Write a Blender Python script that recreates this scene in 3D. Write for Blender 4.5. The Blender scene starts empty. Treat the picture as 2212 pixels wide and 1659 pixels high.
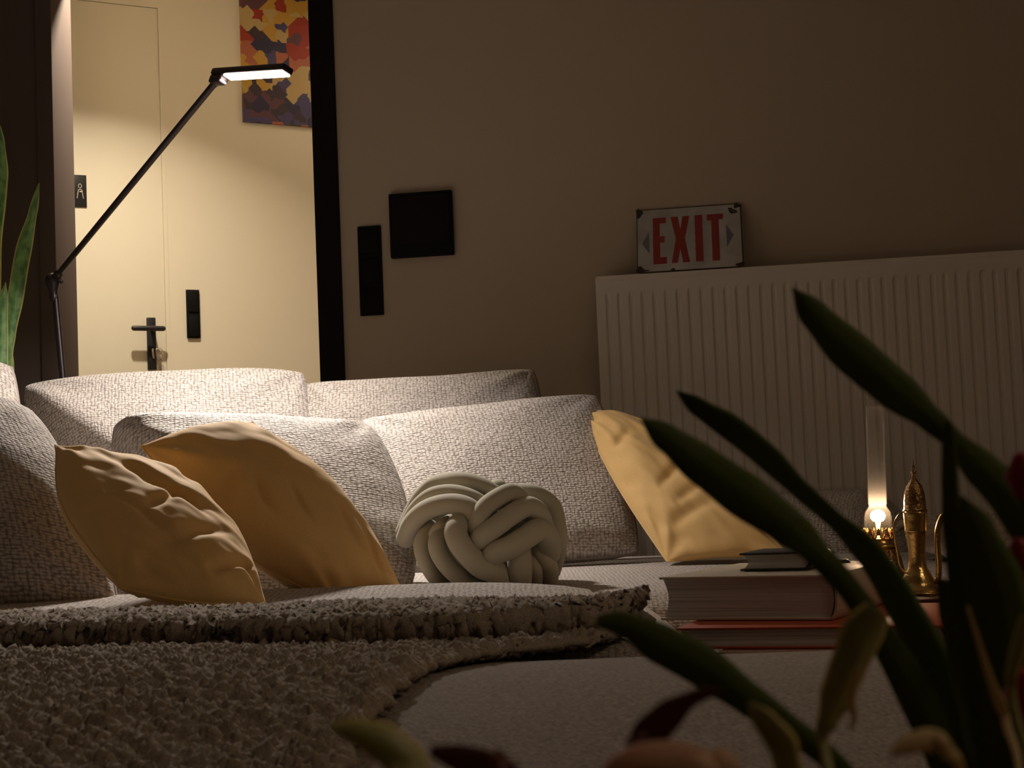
import bpy, bmesh, math, random
import numpy as np
from mathutils import Vector, Matrix, noise
random.seed(4)
S = bpy.context.scene
COL = S.collection
V = Vector

# ------------------------------------------------------------------ camera
FPX = 3400.0
CAMZ = 0.53
PITCH = math.atan(240 / FPX)
ROLL = math.radians(2.4)
CAM = V((0, 0, CAMZ))
_r0 = V((1, 0, 0)); _f = V((0, math.cos(PITCH), math.sin(PITCH))); _u0 = V((0, -math.sin(PITCH), math.cos(PITCH)))
CR = _r0 * math.cos(ROLL) - _u0 * math.sin(ROLL)
CU = _u0 * math.cos(ROLL) + _r0 * math.sin(ROLL)
cd = bpy.data.cameras.new('camera'); cam = bpy.data.objects.new('camera', cd); COL.objects.link(cam)
m = Matrix.Identity(4)
for i in range(3):
    m[i][0] = CR[i]; m[i][1] = CU[i]; m[i][2] = -_f[i]; m[i][3] = CAM[i]
cam.matrix_world = m
cd.sensor_width = 36; cd.lens = 36 * FPX / 2212
cd.clip_start = 0.02
cd.dof.use_dof = True; cd.dof.focus_distance = 3.0; cd.dof.aperture_fstop = 22
S.camera = cam
S.view_settings.view_transform = 'Standard'; S.view_settings.look = 'None'
S.view_settings.gamma = 1; S.view_settings.use_curve_mapping = False
S.view_settings.exposure = 0.0

def ray(px, py):
    return _f + CR * ((px - 1106) / FPX) + CU * ((829.5 - py) / FPX)
def P(px, py, d):
    r = ray(px, py); return CAM + r * (d / r.y)
def hit(px, py, o, n):
    r = ray(px, py); return CAM + r * ((o - CAM).dot(n) / r.dot(n))

# ------------------------------------------------------------------ world + lights
w = bpy.data.worlds.new('world'); S.world = w; w.use_nodes = True
bg = w.node_tree.nodes['Background']; bg.inputs[0].default_value = (1.0, .72, .45, 1); bg.inputs[1].default_value = 0.0
def light(name, kind, loc, energy, color, **kw):
    d = bpy.data.lights.new(name, kind); d.energy = energy; d.color = color
    for k, v in kw.items(): setattr(d, k, v)
    o = bpy.data.objects.new(name, d); COL.objects.link(o); o.location = loc
    return o
def aim(o, target):
    o.rotation_euler = (V(target) - o.location).to_track_quat('-Z', 'Y').to_euler()
# dim warm fill added out of view overhead for ambient light, no known fixture
room_fill = light('room_fill_light', 'AREA', (1.9, 0.4, 2.45), 6.6, (1.0, .76, .52), shape='DISK', size=.5)
# hallway downlight close to the door wall
HALL_O = V((-1.32, 5.62, 0)); HALL_D = V((math.cos(math.radians(28)), math.sin(math.radians(28)), 0)); HALL_N = V((HALL_D.y, -HALL_D.x, 0))
hl = light('hall_downlight', 'AREA', HALL_O + HALL_D * -.20 + HALL_N * 0.76 + V((0, 0, 2.44)), 17, (1.0, .84, .62), shape='DISK', size=.07, spread=math.radians(116))
hl2 = light('hall_fill_light', 'AREA', HALL_O + HALL_D * 1.0 + HALL_N * 0.40 + V((0, 0, 2.42)), 2.0, (1.0, .78, .52), shape='DISK', size=.3)  # added fill to brighten the pier and hallway, no known fixture
# reading-lamp LED
HEAD_A = P(468, 163, 3.52); HEAD_B = P(621, 153, 3.36)
led = light('led_strip_light', 'AREA', (0, 0, 0), 26, (1.0, .90, .81), shape='RECTANGLE', size=.15, size_y=.02, spread=math.radians(142))
FLAME = P(1896, 1112, 2.32)
flame_l = light('flame_light', 'POINT', FLAME, 1.0, (1.0, .66, .40), shadow_soft_size=.008)

# ------------------------------------------------------------------ materials
def mat(name, col, rough=.7, metal=0.0, **kw):
    M = bpy.data.materials.new(name); M.use_nodes = True
    b = M.node_tree.nodes['Principled BSDF']
    b.inputs['Base Color'].default_value = (*col, 1); b.inputs['Roughness'].default_value = rough
    b.inputs['Metallic'].default_value = metal
    for k, v in kw.items(): b.inputs[k].default_value = v
    return M
class NB:
    def __init__(s, M): s.M = M; s.t = M.node_tree; s.b = s.t.nodes['Principled BSDF']
    def n(s, kind, **kw):
        x = s.t.nodes.new(kind)
        for k, v in kw.items():
            if k in x.inputs: x.inputs[k].default_value = v
            else: setattr(x, k, v)
        return x
    def l(s, a, b): s.t.links.new(a, b)
    def ramp(s, src, stops):
        r = s.n('ShaderNodeValToRGB'); e = r.color_ramp.elements
        while len(e) < len(stops): e.new(.5)
        for i, (p, c) in enumerate(stops): e[i].position = p; e[i].color = (*c, 1)
        s.l(src, r.inputs[0]); return r.outputs[0]
def noise_bump(M, scale, strength, dist=.002, col=None, coords='Object', detail=4):
    q = NB(M); tc = q.n('ShaderNodeTexCoord'); nz = q.n('ShaderNodeTexNoise', Scale=scale, Detail=detail)
    q.l(tc.outputs[coords], nz.inputs['Vector'])
    bp = q.n('ShaderNodeBump', Strength=strength, Distance=dist); q.l(nz.outputs[0], bp.inputs['Height']); q.l(bp.outputs[0], q.b.inputs['Normal'])
    if col: q.l(q.ramp(nz.outputs[0], [(.3, col[0]), (.7, col[1])]), q.b.inputs['Base Color'])
    return M
def weave(name, c_lo, c_hi, su=.0085, sv=.0055, bump=1.0, dist=.0022):
    M = mat(name, c_hi, .85); q = NB(M)
    M.node_tree.nodes['Principled BSDF'].inputs['Sheen Weight'].default_value = .15
    uv = q.n('ShaderNodeTexCoord')
    # gentle warp so that the rows are hand-woven, not ruled
    wn = q.n('ShaderNodeTexNoise', Scale=9.0, Detail=2.0); q.l(uv.outputs['UV'], wn.inputs['Vector'])
    ws = q.n('ShaderNodeVectorMath', operation='SCALE'); ws.inputs['Scale'].default_value = .012; q.l(wn.outputs['Color'], ws.inputs[0])
    wa = q.n('ShaderNodeVectorMath', operation='ADD'); q.l(uv.outputs['UV'], wa.inputs[0]); q.l(ws.outputs[0], wa.inputs[1])
    mp = q.n('ShaderNodeMapping'); mp.inputs['Scale'].default_value = (1 / su, 1 / sv, 1); q.l(wa.outputs[0], mp.inputs['Vector'])
    vo = q.n('ShaderNodeTexVoronoi', Scale=1.0, Randomness=.45); vo.voronoi_dimensions = '2D'; q.l(mp.outputs[0], vo.inputs['Vector'])
    # slub streaks in both thread directions
    m2 = q.n('ShaderNodeMapping'); m2.inputs['Scale'].default_value = (60, 420, 1); q.l(uv.outputs['UV'], m2.inputs['Vector'])
    n2 = q.n('ShaderNodeTexNoise', Scale=1.0, Detail=3.0); q.l(m2.outputs[0], n2.inputs['Vector'])
    m3 = q.n('ShaderNodeMapping'); m3.inputs['Scale'].default_value = (380, 60, 1); q.l(uv.outputs['UV'], m3.inputs['Vector'])
    n3 = q.n('ShaderNodeTexNoise', Scale=1.0, Detail=2.0); q.l(m3.outputs[0], n3.inputs['Vector'])
    a = q.n('ShaderNodeMath', operation='ADD'); q.l(n2.outputs[0], a.inputs[0]); q.l(n3.outputs[0], a.inputs[1])
    # height = slubs - distance to stitch centre
    h = q.n('ShaderNodeMath', operation='MULTIPLY_ADD'); h.inputs[1].default_value = -1.25
    q.l(vo.outputs['Distance'], h.inputs[0]); q.l(a.outputs[0], h.inputs[2])
    q.l(q.ramp(h.outputs[0], [(.18, c_lo), (.50, tuple((x * .35 + y * .65) for x, y in zip(c_lo, c_hi))), (.85, tuple(min(1, y * 1.12) for y in c_hi))]), q.b.inputs['Base Color'])
    bp = q.n('ShaderNodeBump', Strength=bump, Distance=dist); q.l(h.outputs[0], bp.inputs['Height']); q.l(bp.outputs[0], q.b.inputs['Normal'])
    return M
M = {}
M['fabric'] = weave('woven_oatmeal_fabric', (.22, .185, .16), (.50, .45, .41))
M['fabric_soft'] = noise_bump(mat('felted_fabric', (.4, .34, .3), .9), 260, 1.0, .003, ((.27, .22, .185), (.50, .44, .39)), detail=6)
M['yellow'] = noise_bump(mat('yellow_cotton', (.74, .47, .17), .75, **{'Sheen Weight': .2}), 900, .25, .0006, ((.68, .42, .145), (.80, .52, .20)))
M['sage'] = noise_bump(mat('sage_jersey', (.42, .39, .30), .85, **{'Sheen Weight': .2}), 1200, .3, .0006)
M['throw'] = noise_bump(mat('brown_boucle_wool', (.2, .17, .14), .95), 600, .5, .001, ((.26, .21, .165), (.50, .43, .35)))
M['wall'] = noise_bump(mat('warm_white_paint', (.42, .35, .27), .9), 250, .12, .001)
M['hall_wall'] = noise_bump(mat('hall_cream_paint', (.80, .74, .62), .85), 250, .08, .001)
M['door'] = mat('cream_door_paint', (.82, .77, .65), .5)
M['ceiling'] = mat('ceiling_paint', (.8, .77, .7), .9)
M['frame'] = noise_bump(mat('dark_brown_steel', (.085, .058, .052), .75), 60, .1, .001)
M['frame_black'] = mat('black_steel', (.008, .006, .006), .8, **{'Specular IOR Level': .15})
M['black'] = mat('black_plastic', (.004, .004, .004), .7, **{'Specular IOR Level': .15})
M['matt_black'] = mat('matt_black_metal', (.018, .018, .02), .38)
M['lamp_metal'] = mat('graphite_metal', (.045, .035, .038), .38, .7)
M['radiator'] = noise_bump(mat('white_enamel', (.66, .61, .55), .5), 90, .05, .001)
M['chrome'] = mat('key_steel', (.6, .55, .5), .25, 1.0)
M['brass'] = noise_bump(mat('engraved_brass', (.62, .43, .17), .22, 1.0), 160, .35, .002)
M['brass_dark'] = noise_bump(mat('chased_bronze', (.36, .21, .09), .25, 1.0), 220, .8, .003)
M['leaf_dark'] = mat('dark_green_leaf', (.085, .125, .018), .65, **{'Specular IOR Level': .25})
def wood():
    Mt = mat('oak_floor', (.3, .19, .1), .45); q = NB(Mt); tc = q.n('ShaderNodeTexCoord'); mp = q.n('ShaderNodeMapping'); mp.inputs['Scale'].default_value = (1, 14, 1)
    nz = q.n('ShaderNodeTexNoise', Scale=3.0, Detail=6.0); q.l(tc.outputs['Object'], mp.inputs[0]); q.l(mp.outputs[0], nz.inputs[0])
    q.l(q.ramp(nz.outputs[0], [(.3, (.20, .12, .06)), (.7, (.36, .23, .12))]), q.b.inputs['Base Color']); return Mt
M['wood'] = wood()
M['dark_wood'] = mat('dark_stained_wood', (.045, .022, .014), .4)
def pages():
    Mt = mat('book_pages', (.5, .45, .4), .9); q = NB(Mt); tc = q.n('ShaderNodeTexCoord'); mp = q.n('ShaderNodeMapping'); mp.inputs['Scale'].default_value = (3, 3, 900)
    nz = q.n('ShaderNodeTexNoise', Scale=1.0, Detail=4.0); q.l(tc.outputs['Object'], mp.inputs[0]); q.l(mp.outputs[0], nz.inputs[0])
    q.l(q.ramp(nz.outputs[0], [(.3, (.40, .385, .37)), (.55, (.72, .70, .68))]), q.b.inputs['Base Color'])
    bp = q.n('ShaderNodeBump', Strength=.5, Distance=.0008); q.l(nz.outputs[0], bp.inputs['Height']); q.l(bp.outputs[0], q.b.inputs['Normal']); return Mt
M['pages'] = pages()
M['cover_cream'] = mat('cream_cover', (.62, .54, .42), .5)
M['cover_grey'] = mat('grey_brown_cover', (.16, .12, .10), .5)
M['cover_red'] = mat('orange_red_cover', (.50, .085, .03), .45)
M['cover_pink'] = mat('dusty_pink_cover', (.50, .30, .24), .6)
M['cover_maroon'] = mat('dark_red_lacquer', (.05, .008, .005), .35)
M['cover_dark'] = mat('charcoal_cover', (.03, .028, .026), .5)
M['sign_white'] = noise_bump(mat('chipped_white_enamel', (.42, .40, .38), .22), 14, .1, .002, ((.32, .31, .30), (.46, .44, .42)))
M['sign_red'] = mat('red_enamel', (.26, .010, .007), .25)
M['sign_grey'] = mat('blue_grey_enamel', (.12, .125, .14), .3)
M['rust'] = noise_bump(mat('bare_rusty_metal', (.03, .02, .015), .8), 300, .6, .001)
M['pictogram'] = mat('white_print', (.62, .58, .54), .5)
M['terracotta'] = mat('terracotta', (.35, .14, .07), .85)
M['grey_pot'] = mat('grey_glazed_ceramic', (.2, .2, .2), .4)
M['soil'] = noise_bump(mat('potting_soil', (.03, .02, .013), 1), 200, 1, .004)
M['pink_leaf'] = noise_bump(mat('pink_cream_leaf', (.5, .25, .18), .5), 25, .2, .002, ((.55, .20, .15), (.68, .48, .28)))
M['cream_leaf'] = mat('cream_leaf', (.80, .62, .32), .5)
M['maroon_leaf'] = mat('maroon_leaf', (.12, .03, .015), .5)
M['red_petal'] = mat('deep_red_petal', (.35, .015, .02), .5)
def stripe_leaf(name, mid, edge, lo, hi):
    """UV.x runs across the blade: coloured margins, banded middle"""
    Mt = mat(name, mid, .45); q = NB(Mt); tc = q.n('ShaderNodeTexCoord'); sx = q.n('ShaderNodeSeparateXYZ'); q.l(tc.outputs['UV'], sx.inputs[0])
    a = q.n('ShaderNodeMath', operation='SUBTRACT'); a.inputs[1].default_value = .5; q.l(sx.outputs[0], a.inputs[0])
    b = q.n('ShaderNodeMath', operation='ABSOLUTE'); q.l(a.outputs[0], b.inputs[0])
    mp = q.n('ShaderNodeMapping'); mp.inputs['Scale'].default_value = (2, 26, 1); q.l(tc.outputs['UV'], mp.inputs[0])
    nz = q.n('ShaderNodeTexNoise', Scale=1.0, Detail=3.0); q.l(mp.outputs[0], nz.inputs[0])
    c = q.ramp(nz.outputs[0], [(.35, lo), (.65, hi)])
    r = q.n('ShaderNodeMath', operation='GREATER_THAN'); r.inputs[1].default_value = .41; q.l(b.outputs[0], r.inputs[0])
    mx = q.n('ShaderNodeMix', data_type='RGBA'); q.l(r.outputs[0], mx.inputs[0]); q.l(c, mx.inputs[6]); mx.inputs[7].default_value = (*edge, 1)
    q.l(mx.outputs[2], q.b.inputs['Base Color']); return Mt
M['snake'] = stripe_leaf('snake_plant_leaf', (.1, .25, .08), (.62, .58, .22), (.07, .19, .05), (.25, .46, .15))
M['pale_leaf'] = stripe_leaf('variegated_pale_leaf', (.25, .28, .08), (.85, .72, .26), (.26, .28, .09), (.46, .44, .18))
def emit(name, col, s):
    Mt = bpy.data.materials.new(name); Mt.use_nodes = True; t = Mt.node_tree; t.nodes.clear()
    e = t.nodes.new('ShaderNodeEmission'); e.inputs[0].default_value = (*col, 1); e.inputs[1].default_value = s
    o = t.nodes.new('ShaderNodeOutputMaterial'); t.links.new(e.outputs[0], o.inputs[0]); return Mt
M['led'] = emit('led_diffuser', (1, .88, .72), 30)
M['flame'] = emit('flame', (1, .66, .32), 34)
def thin_glass(name):
    Mt = bpy.data.materials.new(name); Mt.use_nodes = True; t = Mt.node_tree; t.nodes.clear()
    tr = t.nodes.new('ShaderNodeBsdfTransparent'); gl = t.nodes.new('ShaderNodeBsdfGlossy'); gl.inputs['Roughness'].default_value = .03
    tl = t.nodes.new('ShaderNodeBsdfTranslucent'); tl.inputs[0].default_value = (.9, .85, .78, 1)
    lw = t.nodes.new('ShaderNodeLayerWeight'); lw.inputs[0].default_value = .25
    pw = t.nodes.new('ShaderNodeMath'); pw.operation = 'POWER'; pw.inputs[1].default_value = 3.0
    m1 = t.nodes.new('ShaderNodeMixShader'); m2 = t.nodes.new('ShaderNodeMixShader'); m1.inputs[0].default_value = .012
    o = t.nodes.new('ShaderNodeOutputMaterial')
    t.links.new(lw.outputs['Facing'], pw.inputs[0]); t.links.new(pw.outputs[0], m2.inputs[0])
    t.links.new(tr.outputs[0], m1.inputs[1]); t.links.new(tl.outputs[0], m1.inputs[2])
    t.links.new(m1.outputs[0], m2.inputs[1]); t.links.new(gl.outputs[0], m2.inputs[2]); t.links.new(m2.outputs[0], o.inputs[0]); return Mt
M['glass'] = thin_glass('lamp_chimney_glass')

# ------------------------------------------------------------------ object helpers
def tag(o, label=None, cat=None, group=None, kind=None):
    if label: o['label'] = label
    if cat: o['category'] = cat
    if group: o['group'] = group
    if kind: o['kind'] = kind
    return o
def empty(name, loc=(0, 0, 0)):
    o = bpy.data.objects.new(name, None); COL.objects.link(o); o.location = loc; o.empty_display_size = .05
    return o
def mesh(name, verts, faces, material, parent=None, uv=None, smooth=True):
    me = bpy.data.meshes.new(name)
    pl = V(parent.location) if parent is not None else V((0, 0, 0))
    if parent is not None and parent.parent is not None: pl = pl + V(parent.parent.location)
    if isinstance(verts, np.ndarray): verts = (verts - np.array(pl)).tolist()
    else: verts = [tuple(V(v) - pl) for v in verts]
    me.from_pydata(verts, [], faces)
    if uv is not None:
        lay = me.uv_layers.new(name='UVMap'); idx = np.empty(len(me.loops), dtype=np.int32); me.loops.foreach_get('vertex_index', idx)
        lay.data.foreach_set('uv', np.asarray(uv, dtype=np.float32)[idx].ravel())
    me.materials.append(material); me.update()
    if smooth: me.shade_smooth()
    o = bpy.data.objects.new(name, me); COL.objects.link(o)
    if parent is not None: o.parent = parent
    return o
def recalc(o):
    bm = bmesh.new(); bm.from_mesh(o.data); bmesh.ops.remove_doubles(bm, verts=bm.verts, dist=1e-5); bmesh.ops.recalc_face_normals(bm, faces=bm.faces); bm.to_mesh(o.data); bm.free(); o.data.update(); return o
def bevel(o, wd, seg=3):
    b = o.modifiers.new('bevel', 'BEVEL'); b.width = wd; b.segments = seg; b.limit_method = 'ANGLE'; b.angle_limit = math.radians(40)
    return o
def box_on(name, o, ex, ey, ez, r, material, parent=None, bev=0.0, seg=2):
    """box from corner ranges along three axes: r=((x0,x1),(y0,y1),(z0,z1))"""
    vs = [V(o) + ex * x + ey * y + ez * z for z in r[2] for y in r[1] for x in r[0]]
    fs = [(0, 2, 3, 1), (4, 5, 7, 6), (0, 1, 5, 4), (2, 6, 7, 3), (0, 4, 6, 2), (1, 3, 7, 5)]
    ob = mesh(name, vs, fs, material, parent, smooth=bev > 0); recalc(ob)
    if bev: bevel(ob, bev, seg)
    return ob
X, Y, Z = V((1, 0, 0)), V((0, 1, 0)), V((0, 0, 1))
def catmull(pts, n=8):
    pts = [V(p) for p in pts]; out = []
    for i in range(len(pts) - 1):
        p0 = pts[max(i - 1, 0)]; p1 = pts[i]; p2 = pts[i + 1]; p3 = pts[min(i + 2, len(pts) - 1)]
        for k in range(n):
            t = k / n
            out.append(.5 * ((2 * p1) + (p2 - p0) * t + (2 * p0 - 5 * p1 + 4 * p2 - p3) * t * t + (3 * p1 - p0 - 3 * p2 + p3) * t ** 3))
    out.append(pts[-1]); return out
def tube_data(pts, rad, seg=16, dome=True):
    n = len(pts); R = rad if isinstance(rad, (list, tuple)) else [rad] * n
    vs = []; fs = []
    T = [(pts[min(i + 1, n - 1)] - pts[max(i - 1, 0)]).normalized() for i in range(n)]
    a = T[0].orthogonal().normalized(); rings = []
    def ring(c, r, a, t):
        b = t.cross(a).normalized(); s = len(vs)
        for k in range(seg):
            q = 2 * math.pi * k / seg; vs.append(c + a * (math.cos(q) * r) + b * (math.sin(q) * r))
        rings.append(s)
    for i in range(n):
        a = (a - T[i] * a.dot(T[i])).normalized()
        if i == 0 and dome:
            for j in (3, 2, 1): q = j * math.pi / 8; ring(pts[0] - T[0] * (R[0] * math.sin(q)), R[0] * math.cos(q), a, T[0])
        ring(pts[i], R[i], a, T[i])
        if i == n - 1 and dome:
            for j in (1, 2, 3): q = j * math.pi / 8; ring(pts[-1] + T[-1] * (R[-1] * math.sin(q)), R[-1] * math.cos(q), a, T[-1])
    for s0, s1 in zip(rings, rings[1:]):
        for k in range(seg): fs.append((s0 + k, s0 + (k + 1) % seg, s1 + (k + 1) % seg, s1 + k))
    fs.append(tuple(rings[0] + k for k in reversed(range(seg)))); fs.append(tuple(rings[-1] + k for k in range(seg)))
    return vs, fs
def tube(name, pts, rad, material, parent=None, seg=16, dome=True):
    v, f = tube_data([V(p) for p in pts], rad, seg, dome); return mesh(name, v, f, material, parent)
def join_data(parts):
    vs = []; fs = []
    for v, f in parts:
        k = len(vs); vs += list(v); fs += [tuple(i + k for i in q) for q in f]
    return vs, fs
def lathe(name, prof, base, material, parent=None, seg=40, axis=None, solid=0.0):
    """prof: (radius, height) list; axis = up vector"""
    ax = (axis or Z).normalized(); a = ax.orthogonal().normalized(); b = ax.cross(a); vs = []; fs = []
    for r, h in prof:
        for k in range(seg):
            q = 2 * math.pi * k / seg; vs.append(V(base) + ax * h + a * (math.cos(q) * r) + b * (math.sin(q) * r))
    for i in range(len(prof) - 1):
        for k in range(seg): fs.append((i * seg + k, i * seg + (k + 1) % seg, (i + 1) * seg + (k + 1) % seg, (i + 1) * seg + k))
    if prof[0][0] > 1e-4 and not solid: fs.append(tuple(reversed(range(seg))))
    if prof[-1][0] > 1e-4 and not solid: fs.append(tuple((len(prof) - 1) * seg + k for k in range(seg)))
    ob = mesh(name, vs, fs, material, parent)
    if solid: s = ob.modifiers.new('solid', 'SOLIDIFY'); s.thickness = solid
    return ob
def soft_box(name, c, h, r, crown, material, parent, N=26, yaw=0.0, warp=None):
    """upholstered block: half sizes h, edge radius r, crown = extra height in the middle of the top"""
    vs = []; fs = []; uv = []; cy, sy = math.cos(yaw), math.sin(yaw)
    def pt(p):
        q = V((p[0] * h[0], p[1] * h[1], p[2] * h[2])); inner = V((max(min(q.x, h[0] - r), r - h[0]), max(min(q.y, h[1] - r), r - h[1]), max(min(q.z, h[2] - r), r - h[2])))
        d = q - inner
        if d.length > 1e-9:
            # map the cube's corner zone on a sphere of radius r
            mx = max(abs(d.x), abs(d.y), abs(d.z)); d = d.normalized() * mx
        o = inner + d
        top = max(0, p[2]) if p[2] > .2 else 0
        o.z += crown * (1 - p[0] ** 2) * (1 - p[1] ** 2) * top
        side = (1 - p[2] ** 2) * .012
        o.x += side * p[0]; o.y += side * p[1]
        if warp: o.z += warp(p[0], p[1]) * top
        return V((c[0] + o.x * cy - o.y * sy, c[1] + o.x * sy + o.y * cy, c[2] + o.z))
    L = [math.sin(t * math.pi / 2) * .35 + t * .65 for t in [(-1 + 2 * i / N) for i in range(N + 1)]]
    for ax in range(3):
        for sg in (-1, 1):
            k0 = len(vs); a1, a2 = [(1, 2), (0, 2), (0, 1)][ax]
            for i in L:
                for j in L:
                    p = [0, 0, 0]; p[ax] = sg; p[a1] = i; p[a2] = j; vs.append(pt(p)); uv.append((i * h[a1], j * h[a2]))
            n = N + 1
            for i in range(N):
                for j in range(N):
                    fs.append((k0 + i * n + j, k0 + (i + 1) * n + j, k0 + (i + 1) * n + j + 1, k0 + i * n + j + 1))
    return recalc(mesh(name, vs, fs, material, parent, uv=uv))
def fbm(x, y, z=0.0, o=3):
    s = 0; a = 1
    for i in range(o): s += a * noise.noise(V((x, y, z))); x *= 2.1; y *= 2.1; a *= .5
    return s
def ripples(seed, amp=.006, fine=.35, folds=()):
    """cloth wrinkles: soft lumps, fan-shaped tucks at the corners and explicit folds (s0,t0,s1,t1,width,depth)"""
    def f(s, t):
        h = amp * .9 * fbm(s * 1.2 + seed, t * 1.2, seed, 2)
        for cx, cy in ((-1, 1), (1, 1), (1, -1), (-1, -1)):
            dx, dy = s - cx, t - cy; r = math.hypot(dx, dy); a = math.atan2(dy, dx)
            h += amp * .6 * math.sin(a * 9 + seed + cx + 2 * cy) * math.exp(-(r / .55) ** 2) * min(1, r * 3)
        h += amp * fine * .5 * fbm(s * 2.2 - seed, t * 3.4 + s, seed + 5, 2)
        for (a0, b0, a1, b1, wd, dp) in folds:
            ux, uy = a1 - a0, b1 - b0; L = ux * ux + uy * uy; k = max(0, min(1, ((s - a0) * ux + (t - b0) * uy) / L))
            d = math.hypot(s - a0 - k * ux, t - b0 - k * uy); e = math.sin(math.pi * min(1, max(0, .12 + .8 * k)))
            h -= dp * math.exp(-(d / wd) ** 2) * e
        return h
    return f
def pillow(name, corners, thick, bows, material, wr=None, N=64, p=.5, back=1.0, parent=None, sag=0.0, pin=0.0, rc=.0, be=1.0, turn=None):
    TL, TR, BR, BL = [V(c) for c in corners]
    up = ((TL + TR) - (BL + BR)) / 2; Hh = up.length; up.normalize(); rt = ((TR + BR) - (TL + BL)) / 2; W = rt.length; rt.normalize()
    n = rt.cross(up).normalized()
    if n.y > 0: n = -n
    n = (n * 1.0).normalized()
    bt, br, bb, bl = bows
    G = [math.sin((-1 + 2 * i / N) * math.pi / 2) * .6 + (-1 + 2 * i / N) * .4 for i in range(N + 1)]
    vs = []; uv = []; fs = []; m_ = N + 1
    def base(s, t):
        s, t = s * (1 - rc * abs(t) ** 7), t * (1 - rc * abs(s) ** 7)
        a, b = (s + 1) / 2, (t + 1) / 2
        q = (BL * (1 - a) + BR * a) * (1 - b) + (TL * (1 - a) + TR * a) * b
        es, et = (1 - s * s) ** be, (1 - t * t) ** be
        q = q + up * (bt * Hh * es * b - bb * Hh * es * (1 - b)) + rt * (br * W * et * a - bl * W * et * (1 - a))
        return q
    for side in (1, -1):
        for t in G:
            for s in G:
                e = max(0.0, (1 - s * s)) ** p * max(0.0, (1 - t * t)) ** p
                e *= 1 - pin * (1 - max(abs(s), abs(t))) ** 3
                q = base(s, t)
                if turn:
                    s0, t0, nx_, ny_, wd, dp = turn; d = max(0, min(1, ((s - s0) * nx_ + (t - t0) * ny_) / wd)); q = q - n * (dp * d * d * (3 - 2 * d))
                k = thick * e * (1 if side > 0 else back)
                if wr and e > 0: k += wr(s * (1 if side > 0 else 1.3), t) * min(1, e * 2.2) * (1 if side > 0 else .6)
                q = q + n * (k * side)
                q.z -= sag * (1 - s * s) * max(0, t) ** 2
                vs.append(q); uv.append((s * W / 2 + side, t * Hh / 2))
    for side in (0, 1):
        k0 = side * m_ * m_
        for i in range(N):
            for j in range(N):
                f = (k0 + i * m_ + j, k0 + i * m_ + j + 1, k0 + (i + 1) * m_ + j + 1, k0 + (i + 1) * m_ + j)
                fs.append(f if side == 0 else f[::-1])
    o = recalc(mesh(name, vs, fs, material, parent, uv=uv))
    return o, base
def piping(base, inset, rad, material, parent, off=V((0, 0, 0)), sides='trbl', name='piping'):
    pts = []; k = 1 - inset; n = 20
    loop = [(-k + 2 * k * i / n, k) for i in range(n)] + [(k, k - 2 * k * i / n) for i in range(n)] + [(k - 2 * k * i / n, -k) for i in range(n)] + [(-k, -k + 2 * k * i / n) for i in range(n + 1)]
    pts = [base(s, t) + off for s, t in loop]
    return tube(name, pts, rad, material, parent, 8)

# ------------------------------------------------------------------ the room
MO = V((0, 4.40, 0)); MD = V((.988, -.154, 0)).normalized(); MN = V((MD.y, -MD.x, 0))      # main wall, MN towards the viewer
if MN.y > 0: MN = -MN
def uw(px, py):                          # u along the main wall at a pixel
    return (hit(px, py, MO, MN) - MO).dot(MD)
def uzw(px, py, off=0.0):
    q = hit(px, py, MO + MN * off, MN) - MO; return q.dot(MD), q.z
def uzh(px, py, off=0.0):
    q = hit(px, py, HALL_O + HALL_N * off, HALL_N) - HALL_O; return q.dot(HALL_D), q.z
ML = -MN
uL0, uL1 = uw(83, 400), uw(121, 400); uR0, uR1 = uw(680, 400), uw(732, 400)
def struct(o): o['kind'] = 'structure'; return o
fl = struct(box_on('floor', (0, 0, 0), X, Y, Z, ((-3, 3), (-2.6, 7), (-.1, 0)), M['wood']))
struct(box_on('ceiling', (0, 0, 0), X, Y, Z, ((-3, 3), (-2.6, 7), (2.5, 2.6)), M['ceiling']))
# main wall: right part + header over the opening, one mesh
def wall_back():
    def bx(u0, u1, z0, z1, d0=0, d1=.14):
        vs = [MO + MD * u + ML * d + Z * z for z in (z0, z1) for d in (d0, d1) for u in (u0, u1)]
        return vs, [(0, 2, 3, 1), (4, 5, 7, 6), (0, 1, 5, 4), (2, 6, 7, 3), (0, 4, 6, 2), (1, 3, 7, 5)]
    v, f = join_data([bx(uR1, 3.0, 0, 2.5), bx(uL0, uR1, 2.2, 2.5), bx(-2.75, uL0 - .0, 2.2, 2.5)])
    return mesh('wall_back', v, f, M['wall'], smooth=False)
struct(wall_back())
struct(box_on('trim_1', MO, MD, ML, Z, ((uL0 + .004, uL1), (-.012, .13), (0, 2.2)), M['frame'], bev=.002))
struct(box_on('trim_2', MO, MD, ML, Z, ((uR0, uR1), (-.012, .05), (0, 2.2)), M['frame_black'], bev=.002))
struct(box_on('door_2', MO, MD, ML, Z, ((-2.75, uL0), (0, .05), (0, 2.2)), M['frame'], bev=.002))
struct(box_on('wall_left', (0, 0, 0), X, Y, Z, ((-2.8, -2.7), (-2.6, 4.75), (0, 2.5)), M['wall']))
struct(box_on('wall_right', (0, 0, 0), X, Y, Z, ((2.75, 2.85), (-2.6, 4.1), (0, 2.5)), M['wall']))
struct(box_on('wall_rear', (0, 0, 0), X, Y, Z, ((-2.8, 2.85), (-2.6, -2.5), (0, 2.5)), M['wall']))
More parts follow.
